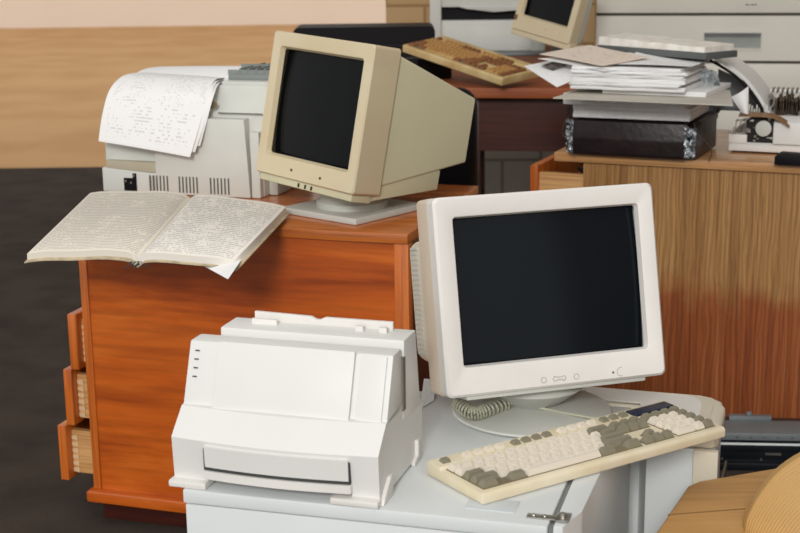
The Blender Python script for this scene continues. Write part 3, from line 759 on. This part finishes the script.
def stacked(name, label, cat, x0, x1, y0, y1, z0, z1, yaw=0, m=PAPER, group=None, seed=1, wob=.0015, layers=6):
    """a soft packet of sheets: slightly offset layers"""
    rnd = random.Random(seed)
    root, fr = thing(name, label, cat, SF.wor(((x0+x1)/2, (y0+y1)/2, z0)), -25+yaw, 0, 0, group)
    b = bm_new(); hx, hy = (x1-x0)/2, (y1-y0)/2
    for k in range(layers):
        za = (z1-z0)*k/layers; zb = (z1-z0)*(k+1)/layers-.0004
        dx, dy = rnd.uniform(-wob, wob), rnd.uniform(-wob, wob); ph = rnd.uniform(0, 6)
        t = bmesh.new(); n = 8
        rs = []
        for i in range(n+1):
            x = lerp(-hx, hx, i/n)+dx; w_ = wob*.6*math.sin(ph+i*1.7)
            rs.append([(x, -hy+dy+w_, za), (x, -hy+dy+w_*1.2-.0006, (za+zb)/2), (x, -hy+dy+w_, zb), (x, hy+dy, zb), (x, hy+dy, za)])
        t.free(); rings(b, rs)
    obj('pages', b, m, root)
    return root, fr
st1, fr = stacked('document_folder', 'white bound document lying directly on the dark brown case', 'folder', .022, .352, -.012, .24, .1095, .143, 1.0, PAPERE, None, 3, .002, 3)
b = bm_new()
prism(b, [(-.126, .0350), (.10, .0350), (.10, .0337), (-.126, .0337)], -.17, .17, 'x'); obj('cover', b, PAPER, st1)
st2, fr = stacked('document_folder', 'white bound document under the grey board, second above the brown case', 'folder', .004, .350, -.034, .22, .1465, .176, -1.5, PAPERE, None, 4, .002, 4)
b = bm_new(); prism(b, [(-.127, .031), (.10, .031), (.10, .0295), (-.127, .0295)], -.173, .173, 'x'); obj('cover', b, PAPER, st2)
# curled clear/white document edges on the right
# grey board
def board(label, name, px, z, th, m, cat='cardboard sheet', group=None, wave=0, par=None):
    q = [atz(p_[0], p_[1], z) if len(p_) == 2 else SF.wor(SF.hit(*p_)) for p_ in px]
    o = obj(name, sheet(bm_new(), lambda s, t: q[3].lerp(q[2], s).lerp(q[0].lerp(q[1], s), t)+Vector((0, 0, wave*math.sin(4*s+3*t))), 10, 8, th), m)
    tag(o, label, cat, group); return o
board('grey cardboard sheet jutting out left between the lower documents and thick paper pile', 'cardboard_sheet', ((600, 83), (730, 90), (733, 105), (553, 97.5)), .7505+.1797, .003, CARD)
st, fr = stacked('document_folder', 'white folded document lying on the grey cardboard, poking out at the right', 'folder', .115, .405, -.03, .24, .1803, .193, -2, PAPER, None, 9, .0015, 2)
# thick pile
zz = .1936
names = 'white paper bundle in the thick curling pile on the cabinet'
hh = [.011, .009, .011, .0085, .010, .009]
pos = ['lowest', 'second from bottom', 'third from bottom', 'third from top', 'second from top', 'topmost']
for k, hgt in enumerate(hh):
    stacked('paper_bundle', 'white paper bundle in the thick pile on the cabinet, %s' % pos[k], 'paper', .03+random.uniform(-.006, .008), .345+random.uniform(-.008, .01), -.062+random.uniform(-.005, .008), .19, zz, zz+hgt, random.uniform(-2.5, 2.5),
            PAPERE if k % 2 else PAPER, 'paper bundles in the thick pile', 20+k, .004, 3)
    zz += hgt+.0005
# loose sheets fanned over the pile to the left
zt = .7505+zz
board('sheet with a dark printed photo sticking out left of the thick paper pile', 'paper_sheet', ((562, 58, .14), (606, 66, .02), (557, 87, -.07), (524, 66, .03)), zt+.003, .0008, PRINT2, 'paper', None, 0)
def img(px, z, m, par, th=.0005):
    q = [SF.wor(SF.hit(*p_))+Vector((0, 0, .0012)) for p_ in px]
    return obj('printed_photo', sheet(bm_new(), lambda s, t: q[3].lerp(q[2], s).lerp(q[0].lerp(q[1], s), t), 3, 3, th), m, par)
sh = bpy.data.objects['paper_sheet.%03d' % (sum(1 for o in bpy.data.objects if o.name.startswith('paper_sheet'))-1)]
img(((553, 62, .06), (568, 65, .045), (553, 71, .015), (541, 66, .035)), zt+.0038, PHOTO, sh)
board('white sheet fanned over the thick pile beneath the pale pink sheet', 'paper_sheet', ((640, 52, .18), (702, 60, .12), (604, 71, -.078), (538, 58.5, .03)), zt+.008, .0008, PAPER, 'paper', None, .001)
board('white sheet lying over the right side of the thick pile under the grey book', 'paper_sheet', ((640, 50, .19), (712, 59, .16), (692, 66, -.05), (618, 64, -.03)), zt+.011, .0008, PRINT2, 'paper', None, .001)
board('pale pink sheet pointing left from under the grey book on the pile', 'paper_sheet', ((590, 45, .18), (650, 57, .04), (602, 65.5, -.07), (539, 54, .04)), zt+.014, .001, SHEETW, 'paper', None, .001)
# grey book with cream page edges on top
gz = .7505+zz+.018
pa, pb = atz(597, 51, gz), atz(706, 60, gz)
BL_ = (pb-pa).length
GB, fr = thing('hardback_book', 'grey hardback book with cream page edges on top of the paper pile', 'book', pa, math.degrees(math.atan2(pb.y-pa.y, pb.x-pa.x)))
b = bm_new(); box(b, 0, BL_, 0, .13, .0, .018, .002); obj('cover', b, GREYBK, GB)
b = bm_new()
rs = []
rnd = random.Random(3)
for i in range(25):
    x = lerp(.002, BL_-.01, i/24); rs.append([(x, .004+rnd.uniform(-.001, .001), .0185), (x, .006, .042+rnd.uniform(-.0012, .0012)-.010*(i/24)), (x, .124, .046-.010*(i/24)), (x, .126, .0185)])
rings(b, rs); obj('page_block', b, mat('speckled_cream_pages', (232, 228, 220), .85, var=.25, vs=30, c2=(214, 206, 194)), GB, 20)

# crumpled clear wrap at the pile's right edge
def crum(px, y, label, cat, name, m):
    rnd = random.Random(11)
    q = [SF.wor(SF.hit(u, v, y)) for u, v in px]
    def F(s, t):
        p = q[3].lerp(q[2], s).lerp(q[0].lerp(q[1], s), t); return p+Vector((0, rnd.uniform(-.012, .012), rnd.uniform(-.004, .004)))
    o = obj(name, sheet(bm_new(), F, 8, 8, .0015, Vector((0, 1, 0))), m, None, 15); tag(o, label, cat); return o
WRAP = mat('cloudy_plastic_film', (196, 202, 204), .25, var=.3, vs=30)
crum(((696, 66), (716, 72), (722, 92), (704, 92)), .14, 'crumpled cloudy plastic film bulging from the right of the paper pile', 'plastic film', 'plastic_wrap', WRAP)
crum(((690, 104), (722, 100), (716, 122), (700, 126)), .285, 'crumpled pale plastic sleeve hanging beside the case near the typewriter', 'plastic film', 'plastic_sleeve', WRAP)

# ================================================================== TYPEWRITER
T, f = thing('typewriter', 'white typewriter with its curved cover lifted and mechanism exposed', 'typewriter', atz(728, 152.5, .7505), -23)
b = bm_new(); prism(b, [(.0, .006), (.0, .022), (.010, .030), (.30, .040), (.30, .006)], 0, .45, 'x', .003); obj('base', b, WHITE2, T)
b = bm_new(); prism(b, [(-.004, .03), (.002, .09), (.05, .104), (.10, .10), (.10, .03)], .122, .45, 'x', .004); obj('keyboard_housing', b, WHITE, T)
b = bm_new(); box(b, 0, .006, .0, .29, .03, .055, .002); box(b, .0, .05, .002, .05, .028, .052, .002); obj('side_plate', b, WHITE2, T)
b = bm_new(); box(b, .045, .122, .012, .25, .03, .094, .002); obj('mechanism_well', b, DARKIN, T)
b = bm_new(); lathe(b, [(.0, 0), (.020, 0), (.022, .003), (.022, .012), (.014, .014)], (.095, .012, .072), 28, Matrix.Rotation(PI/2, 4, 'X')); obj('ribbon_spool', b, PGREY, T)
b = bm_new(); rnd = random.Random(2)
for k in range(26):
    x = rnd.uniform(-.004, .115); z = rnd.uniform(.03, .10); y = rnd.uniform(-.002, .012); s = rnd.uniform(.003, .007)
    if (x-.095)**2+(z-.072)**2 < .0007: continue
    if k % 2: box(b, x, x+s*1.6, y, y+.01, z, z+s, .0008)
    else: lathe(b, [(s*.6, 0), (s*.6, .01)], (x, y+.008, z), 12, Matrix.Rotation(PI/2, 4, 'X'))
for k in range(2): tube(b, [(.015+.012*k, .004, .05+.01*k), (.02+.012*k, .0, .09), (.05+.01*k, .004, .1)], .0014, 5)
obj('linkage', b, CHROME, T)
# platen and typebars behind
b = bm_new(); lathe(b, [(.018, 0), (.018, .36)], (.09, .20, .118), 24, Matrix.Rotation(PI/2, 4, 'Y')); obj('platen', b, BLACK, T)
b = bm_new()
for k in range(26):
    x = .075+.0062*k; y = .07+rnd.uniform(-.01, .02); hz = rnd.uniform(.14, .175)-.018*(k < 6)
    box(b, x, x+.002, y, y+.05, .10, hz, .0003); box(b, x-.001, x+.003, y-.004, y+.004, hz-.012, hz)
obj('typebar_basket', b, mat('oily_steel', (112, 92, 76), .35, metal=.6, var=.5, vs=70), T)
b = bm_new()
for k in range(10):
    x = .04+.007*k; z = .115+.006*math.sin(k*2); box(b, x, x+.004, .03, .05, z-.01, z+.008+.006*(k % 3), .0006)
for k in range(10): box(b, .10+.013*k, .106+.013*k, .05, .12, .165, .178, .001)
obj('type_guide', b, mat('pale_metal', (206, 204, 198), .4, metal=.4), T)
# lifted curved cover
arc = [(711, 58), (727, 67), (743, 79.5), (757, 97), (765, 111), (769, 121)]
A1 = [f.hit(u, v, .03) for u, v in arc]
def hood(s, t):
    p = poly(A1, s); q = Vector((p.x+.060*math.sin(PI*min(1, s*1.1))*0+.0, p.y, p.z)); return q+Vector((.012*t, .13*t, .0))
b = sheet(bm_new(), hood, 24, 6, .010, Vector((.45, 0, .9)).normalized()); obj('lifted_cover', b, WHITE, T)
b = bm_new(); A2 = [p+Vector((-.004, -.0, -.006)) for p in A1]
tube(b, [poly(A2, k/24) for k in range(25)], .0042, 7); obj('cover_rim', b, BLACK, T)
q = [f.hit(u, v, .022) for u, v in ((702, 104), (724, 88), (727, 122), (716, 124))]
# strap / bail
h = [f.hit(u, v, -.012) for u, v in ((738, 116), (752, 116), (770, 117), (780, 121), (789, 127))]
b = sheet(bm_new(), lambda s, t: poly(h, s)+Vector((.001, .03*t, .007*t)), 16, 2, .0025); obj('paper_bail', b, mat('brown_lacquered_strip', (136, 104, 72), .35), T)
q = [f.wor(f.hit(u, v, yy)) for u, v, yy in ((731, 97, -.005), (748.5, 86, .01), (748.5, 114, -.01), (742, 113, -.012))]
o = obj('folded_paper', sheet(bm_new(), lambda s, t: q[0].lerp(q[1], s).lerp(q[3].lerp(q[2], s), 1-t)+Vector((0, -.012*math.sin(PI*s), 0)), 6, 6, .001, Vector((0, 1, 0))), PAPER)
tag(o, 'small folded white paper wedged under the lifted typewriter cover', 'paper')
q0 = SF.wor(SF.hit(705, 118, .18))
# dark panel behind hood
b = bm_new(); prism(b, [(A1[0].x+.0, .10), (A1[0].x+.0, .22), (A1[2].x-.01, A1[2].z-.02), (A1[4].x-.01, A1[4].z-.01), (A1[5].x-.01, .10)], .15, .16, 'y'); obj('inner_panel', b, mat('dim_grey_plastic', (110, 114, 116), .5), T)
o = obj('stapler', prism(bm_new(), [(0, 0), (0, .022), (.012, .03), (.14, .026), (.15, .0)], 0, .06, 'y', .003), BLACK)
p = atz(774, 165, .7505); o.location = p; o.rotation_euler = (0, 0, R(-23)); tag(o, 'black oblong object on the cabinet edge in front of the typewriter', 'oblong object'); o.name = 'black_block'

# ================================================================== BLACK DEVICE ON FLOOR
G, f = thing('electronic_chassis', 'black metal chassis with grey top rail on the floor by the veneered cabinet', 'electronic chassis', (.80, 3.42, 0), -5)
b = bm_new(); box(b, 0, .75, .012, .13, 0, .100, .003); obj('housing', b, BLKMET, G)
b = bm_new(); box(b, -.004, .754, -.002, .10, .083, .102, .002); box(b, .06, .17, .10, .12, .098, .112, .001); box(b, .105, .117, .10, .11, .11, .124, .001); obj('top_rail', b, GREYMET, G)
b = bm_new(); box(b, -.004, .754, -.004, .0, .071, .076); obj('bright_strip', b, mat('bright_aluminium', (226, 230, 232), .4), G)
b = bm_new(); box(b, 0, .75, -.001, .012, .05, .070, .002); box(b, 0, .75, .004, .012, .028, .056, .002); box(b, 0, .75, -.003, .012, .0, .02, .002); obj('front_bars', b, BLKMET, G)
b = bm_new()
for k in range(10): lathe(b, [(.0025, 0), (.0025, .002)], (.03+.035*k, -.002, .093), 10, Matrix.Rotation(PI/2, 4, 'X'))
for k in range(4): lathe(b, [(.003, 0), (.003, .002)], (.03+.1*k, .003, .03), 10, Matrix.Rotation(PI/2, 4, 'X'))
box(b, .14, .18, .001, .004, .042, .048); obj('rivet', b, CHROME, G)

# ================================================================== REAR DESK
zD = .85
RD, f = thing('table', 'red brown table at the back carrying the grimy keyboard and white machine', 'table', (-.40, 4.89, 0), -9)
TF = f
obj('table_top', box(bm_new(), 0, 1.05, 0, 1.75, zD-.035, zD, .004), REDDESK, RD)
b = bm_new(); box(b, .68, 1.04, .06, .08, .625, zD-.035); obj('modesty_panel', b, MAHOG, RD)
for x, y in ((.62, .06), (.98, .06), (.49, 1.6), (.98, 1.6)):
    obj('leg', box(bm_new(), x, x+.06, y, y+.05, 0, zD-.035, .003), MAHOG, RD)
obj('leg', box(bm_new(), .02, .07, .06, .11, 0, zD-.035, .003), MAHOG, RD); obj('leg', box(bm_new(), .02, .07, 1.6, 1.65, 0, zD-.035, .003), MAHOG, RD)
# black case behind, rear keyboard
p = aty(293, 28, 5.45); p2 = aty(435, 28, 5.45)
BC, f = thing('equipment_case', 'long black case with rounded corners standing behind the beige monitor', 'case', (p.x, 5.45, zD), 0)
w = p2.x-p.x; hgt = p.z-zD
b = bm_new(); rings(b, [rrect(0, w, 0, hgt, .02, 0, 5), rrect(0, w, 0, hgt, .02, .22, 5)]); obj('shell', b, BLACK, BC)
b = bm_new(); box(b, .02, w-.02, -.006, 0, hgt*.55, hgt*.58, .001); obj('lid_seam', b, DARKIN, BC)
KB2, f = thing('computer_keyboard', 'grimy yellowed keyboard with brown keys on the red brown table', 'keyboard', (.020, 5.035, .980), -47.0, -4.6, 10.6)
keyboard(KB2, .485, .205, KBROWN, KKEY, KKEYD, .0203, .009, .026, .0255)
o = obj('black_book', box(bm_new(), -.05, .05, -.09, .09, 0, .080, .006), BLACK); o.location = (.10, 5.09, zD); o.rotation_euler = (0, 0, R(-45)); tag(o, 'thick black book propping up the left end of the grimy keyboard', 'book')

# white machine at the rear
p = aty(430, 48, 6.15); p2 = aty(525, 48, 6.15)
WP, f = thing('laser_printer', 'white machine at the back with a dark paper slot, partly behind the small monitor', 'printer', (p.x, 6.15, zD), -4)
wd = .50
b = bm_new(); box(b, 0, .05, 0, .4, 0, .45, .006); box(b, wd-.05, wd, 0, .4, 0, .45, .006); box(b, .05, wd-.05, .01, .4, 0, .143, .004); box(b, .05, wd-.05, .01, .4, .200, .45, .004); box(b, .05, wd-.05, .08, .4, .143, .2)
obj('body', b, LPMAT, WP)
b = bm_new(); box(b, .052, wd-.052, .04, .079, .145, .198); obj('paper_slot', b, BLACK, WP)
b = bm_new(); prism(b, [(.12, .203), (.44, .203), (.40, .186), (.28, .178), (.16, .192)], .0, .03, 'y', .002); obj('slot_lip', b, LPMAT, WP)
b = bm_new(); box(b, .06, wd-.06, .003, .012, .012, .104, .003); obj('paper_drawer', b, LPMAT, WP)
b = bm_new(); box(b, .10, wd+.2, -.12, -.01, 0, .012, .003); tr = obj('front_tray', b, GREYMET, WP)

# small rear monitor
B, f = thing('crt_monitor', 'small beige tube monitor at the back beside the steel cabinet, screen facing left', 'monitor', (.53, 5.28, .985), -50, 12, 9)
Wd, Hh = .155, .30
b = bm_new()
rings(b, [rrect(-.12, .123, .062, .26, .006, .012), rrect(-.125, .128, .056, .266, .008, 0), rrect(-Wd+.003, Wd-.003, .003, Hh-.003, .006, 0), rrect(-Wd, Wd, 0, Hh, .008, .004), rrect(-Wd, Wd, 0, Hh, .008, .045), rrect(-.1, .1, .06, .25, .008, .046)], False, True)
obj('bezel', b, BEIGE, B)
obj('screen', sheet(bm_new(), lambda s, t: Vector((lerp(-.128, .133, s), .014+.01*((2*s-1)**2+(2*t-1)**2)*.5, lerp(.058, .264, t))), 10, 10, .003, Vector((0, 1, 0))), GLASS2, B)
b = bm_new(); rings(b, [rrect(-.154, .154, .002, .298, .01, .04), rrect(-.15, .150, .01, .29, .01, .07), rrect(-.12, .05, .05, .26, .014, .17)]); obj('rear_housing', b, mat('cool_grey_white_plastic', (196, 202, 194), .5), B)
b = bm_new(); prism(b, [(.006, .004), (.006, -.02), (.09, -.022), (.11, .01)], -.16, .16, 'x', .003); obj('control_strip', b, BEIGE, B)
b = bm_new(); box(b, -.152, -.137, -.002, .002, .035, .055, .001); obj('badge', b, mat('brown_badge', (110, 82, 50), .5), B)
b = bm_new()
for x in (.02, .10): lathe(b, [(.004, 0), (.004, .002)], (x, .0005, .03), 12, Matrix.Rotation(PI/2, 4, 'X'))
obj('control_button', b, KBROWN, B)
sb = bm_new(); c0 = f.wor((0, .13, 0)); lathe(sb, [(.09, zD+.001), (.09, zD+.012), (.04, zD+.02), (.04, c0.z+.01)], (c0.x, c0.y, 0), 32)
MI = (Matrix.Translation(f.o) @ f.m.to_4x4()).inverted(); bmesh.ops.transform(sb, matrix=MI, verts=sb.verts); obj('stand', sb, GREYMET, B)

# ================================================================== STEEL CABINET
p = aty(594, 60, 5.7)
FC, f = thing('filing_cabinet', 'wide cream steel cabinet with stacked drawers behind the paper pile', 'cabinet', (p.x, 5.7, 0), -12)
b = bm_new(); box(b, 0, 1.25, .02, .45, 0, 1.5, .004); obj('carcass', b, mat('cabinet_gap_grey', (92, 88, 80), .7), FC)
zs = [f.hit(700, 62, 0).z, f.hit(700, 14.5, 0).z]; pit = zs[1]-zs[0]
k = 0; z = zs[0]-4*pit
b = bm_new()
while z < 1.5:
    za, zb = max(z+.006, .01), min(z+pit-.006, 1.49)
    if zb > za+.02:
        bb = bm_new(); hx0, hx1 = f.hit(704, 40, 0).x, f.hit(761, 40, 0).x
        if z > zs[0]-.01 and z < zs[0]+.01:
            h0, h1 = f.hit(730, 48.5, 0).z, f.hit(730, 33, 0).z
        else:
            obj('drawer', box(bb, .006, 1.244, 0, .02, za, zb, .002), CABMET, FC); z += pit; continue
        rb = .0; box(bb, .006, hx0, 0, .02, za, zb); box(bb, hx1, 1.244, 0, .02, za, zb)
        box(bb, hx0, hx1, 0, .02, za, h0); box(bb, hx0, hx1, 0, .02, h1, zb)
        d_ = obj('drawer', bb, CABMET, FC)
        bb = bm_new(); box(bb, hx0, hx1, .014, .019, h0, h1); obj('handle_recess', bb, CABSLOT, d_)
        bb = bm_new(); e = .006
        box(bb, hx0-e, hx1+e, -.003, .001, h0-e, h0); box(bb, hx0-e, hx1+e, -.003, .001, h1, h1+e*1.6); box(bb, hx0-e, hx0, -.003, .001, h0, h1); box(bb, hx1, hx1+e, -.003, .001, h0, h1)
        obj('handle_frame', bb, CABMET, d_)
        bb = bm_new(); box(bb, hx0, hx1, .004, .013, h1-.012, h1); obj('handle_lip', bb, GREYSEAM, d_)
    z += pit
bb = bm_new()
q = f.hit(746, 4.5, 0)
for k in range(4): box(bb, q.x+.011*k, q.x+.007+.011*k, -.0012, .001, q.z-.003, q.z+.002*(k != 1))
obj('number_mark', bb, DARKIN, FC)
bb = bm_new(); box(bb, .0, .006, -.002, .02, 0, 1.5); obj('edge_strip', bb, mat('tan_edge', (170, 140, 90), .6), FC)

# ================================================================== TAN CHAIR
CH, f = thing('chair', 'tan chair with flat wooden seat and ribbed rounded back at the lower right', 'chair')
zc = .53
pts = [atz(690, 482, zc), atz(727, 478, zc), atz(790, 465, zc)]
c0 = atz(690, 482, zc)
e1 = (atz(655, 533, zc)-c0); e1.z = 0; e1.normalize()
far = (atz(790, 465, zc)-c0); far.z = 0; far.normalize()
outline = [c0+e1*.015, c0+far*.015, c0+far*.42, c0+far*.42+e1*.40, c0+e1*.42]
b = bm_new(); prism(b, [(p.x, p.y) for p in outline], zc-.025, zc, 'z', .006, 3); obj('seat', b, TANPLY, CH)
b = bm_new(); s0 = atz(668, 515, zc); s1 = atz(745, 509, zc)
tube(b, [s0+Vector((0, 0, .0)), s1], .0011, 6); obj('seat_seam', b, mat('dark_tan_seam', (120, 84, 44), .7), CH)
for (a_, c_) in ((.05, .05), (.36, .05), (.05, .36), (.36, .36)):
    p = c0+far*a_+e1*c_; b = bm_new(); tube(b, [(p.x, p.y, 0), (p.x, p.y, zc-.02)], .014, 12); obj('leg', b, GREYMET, CH)
# rounded shell back
nS, nT = 40, 28
def shell_px():
    return [(744, 540), (745.5, 524), (749, 513), (759, 495), (775, 475), (796, 459), (815, 450), (840, 443)]
edge = [aty(u, v, 1.86+.0*k) for k, (u, v) in enumerate(shell_px())]
def back(s, t):
    a = poly(edge, s)
    # swells towards the viewer and away from the edge
    d = Vector((.5, -.28, -.80)).normalized()
    L_ = .34*t
    return a+d*L_+Vector((-.05, -.16, .08))*math.sin(PI*min(1, t*1.0)*.5)*math.sin(PI*(.15+.7*t))*.55
def ribbed(s, t):
    p = back(s, t); return p
b = bm_new(); sheet(b, ribbed, nS, nT, .03, Vector((.1, .9, -.2)))
bv = obj('backrest', b, TANVINYL, CH, 60)
md = bv.modifiers.new('soft', 'BEVEL'); md.width = .01; md.segments = 3; md.limit_method = 'ANGLE'; md.angle_limit = R(50)
# ribbing in the vinyl
nt = TANVINYL.node_tree; N = nt.nodes; L = nt.links
uv = N.new('ShaderNodeUVMap'); wv = N.new('ShaderNodeTexWave'); wv.inputs['Scale'].default_value = 22; wv.bands_direction = 'Y'
L.new(uv.outputs[0], wv.inputs['Vector']); bp = N.new('ShaderNodeBump'); bp.inputs['Strength'].default_value = .5; bp.inputs['Distance'].default_value = .002
L.new(wv.outputs['Fac'], bp.inputs['Height']); L.new(bp.outputs['Normal'], N['Principled BSDF'].inputs['Normal'])
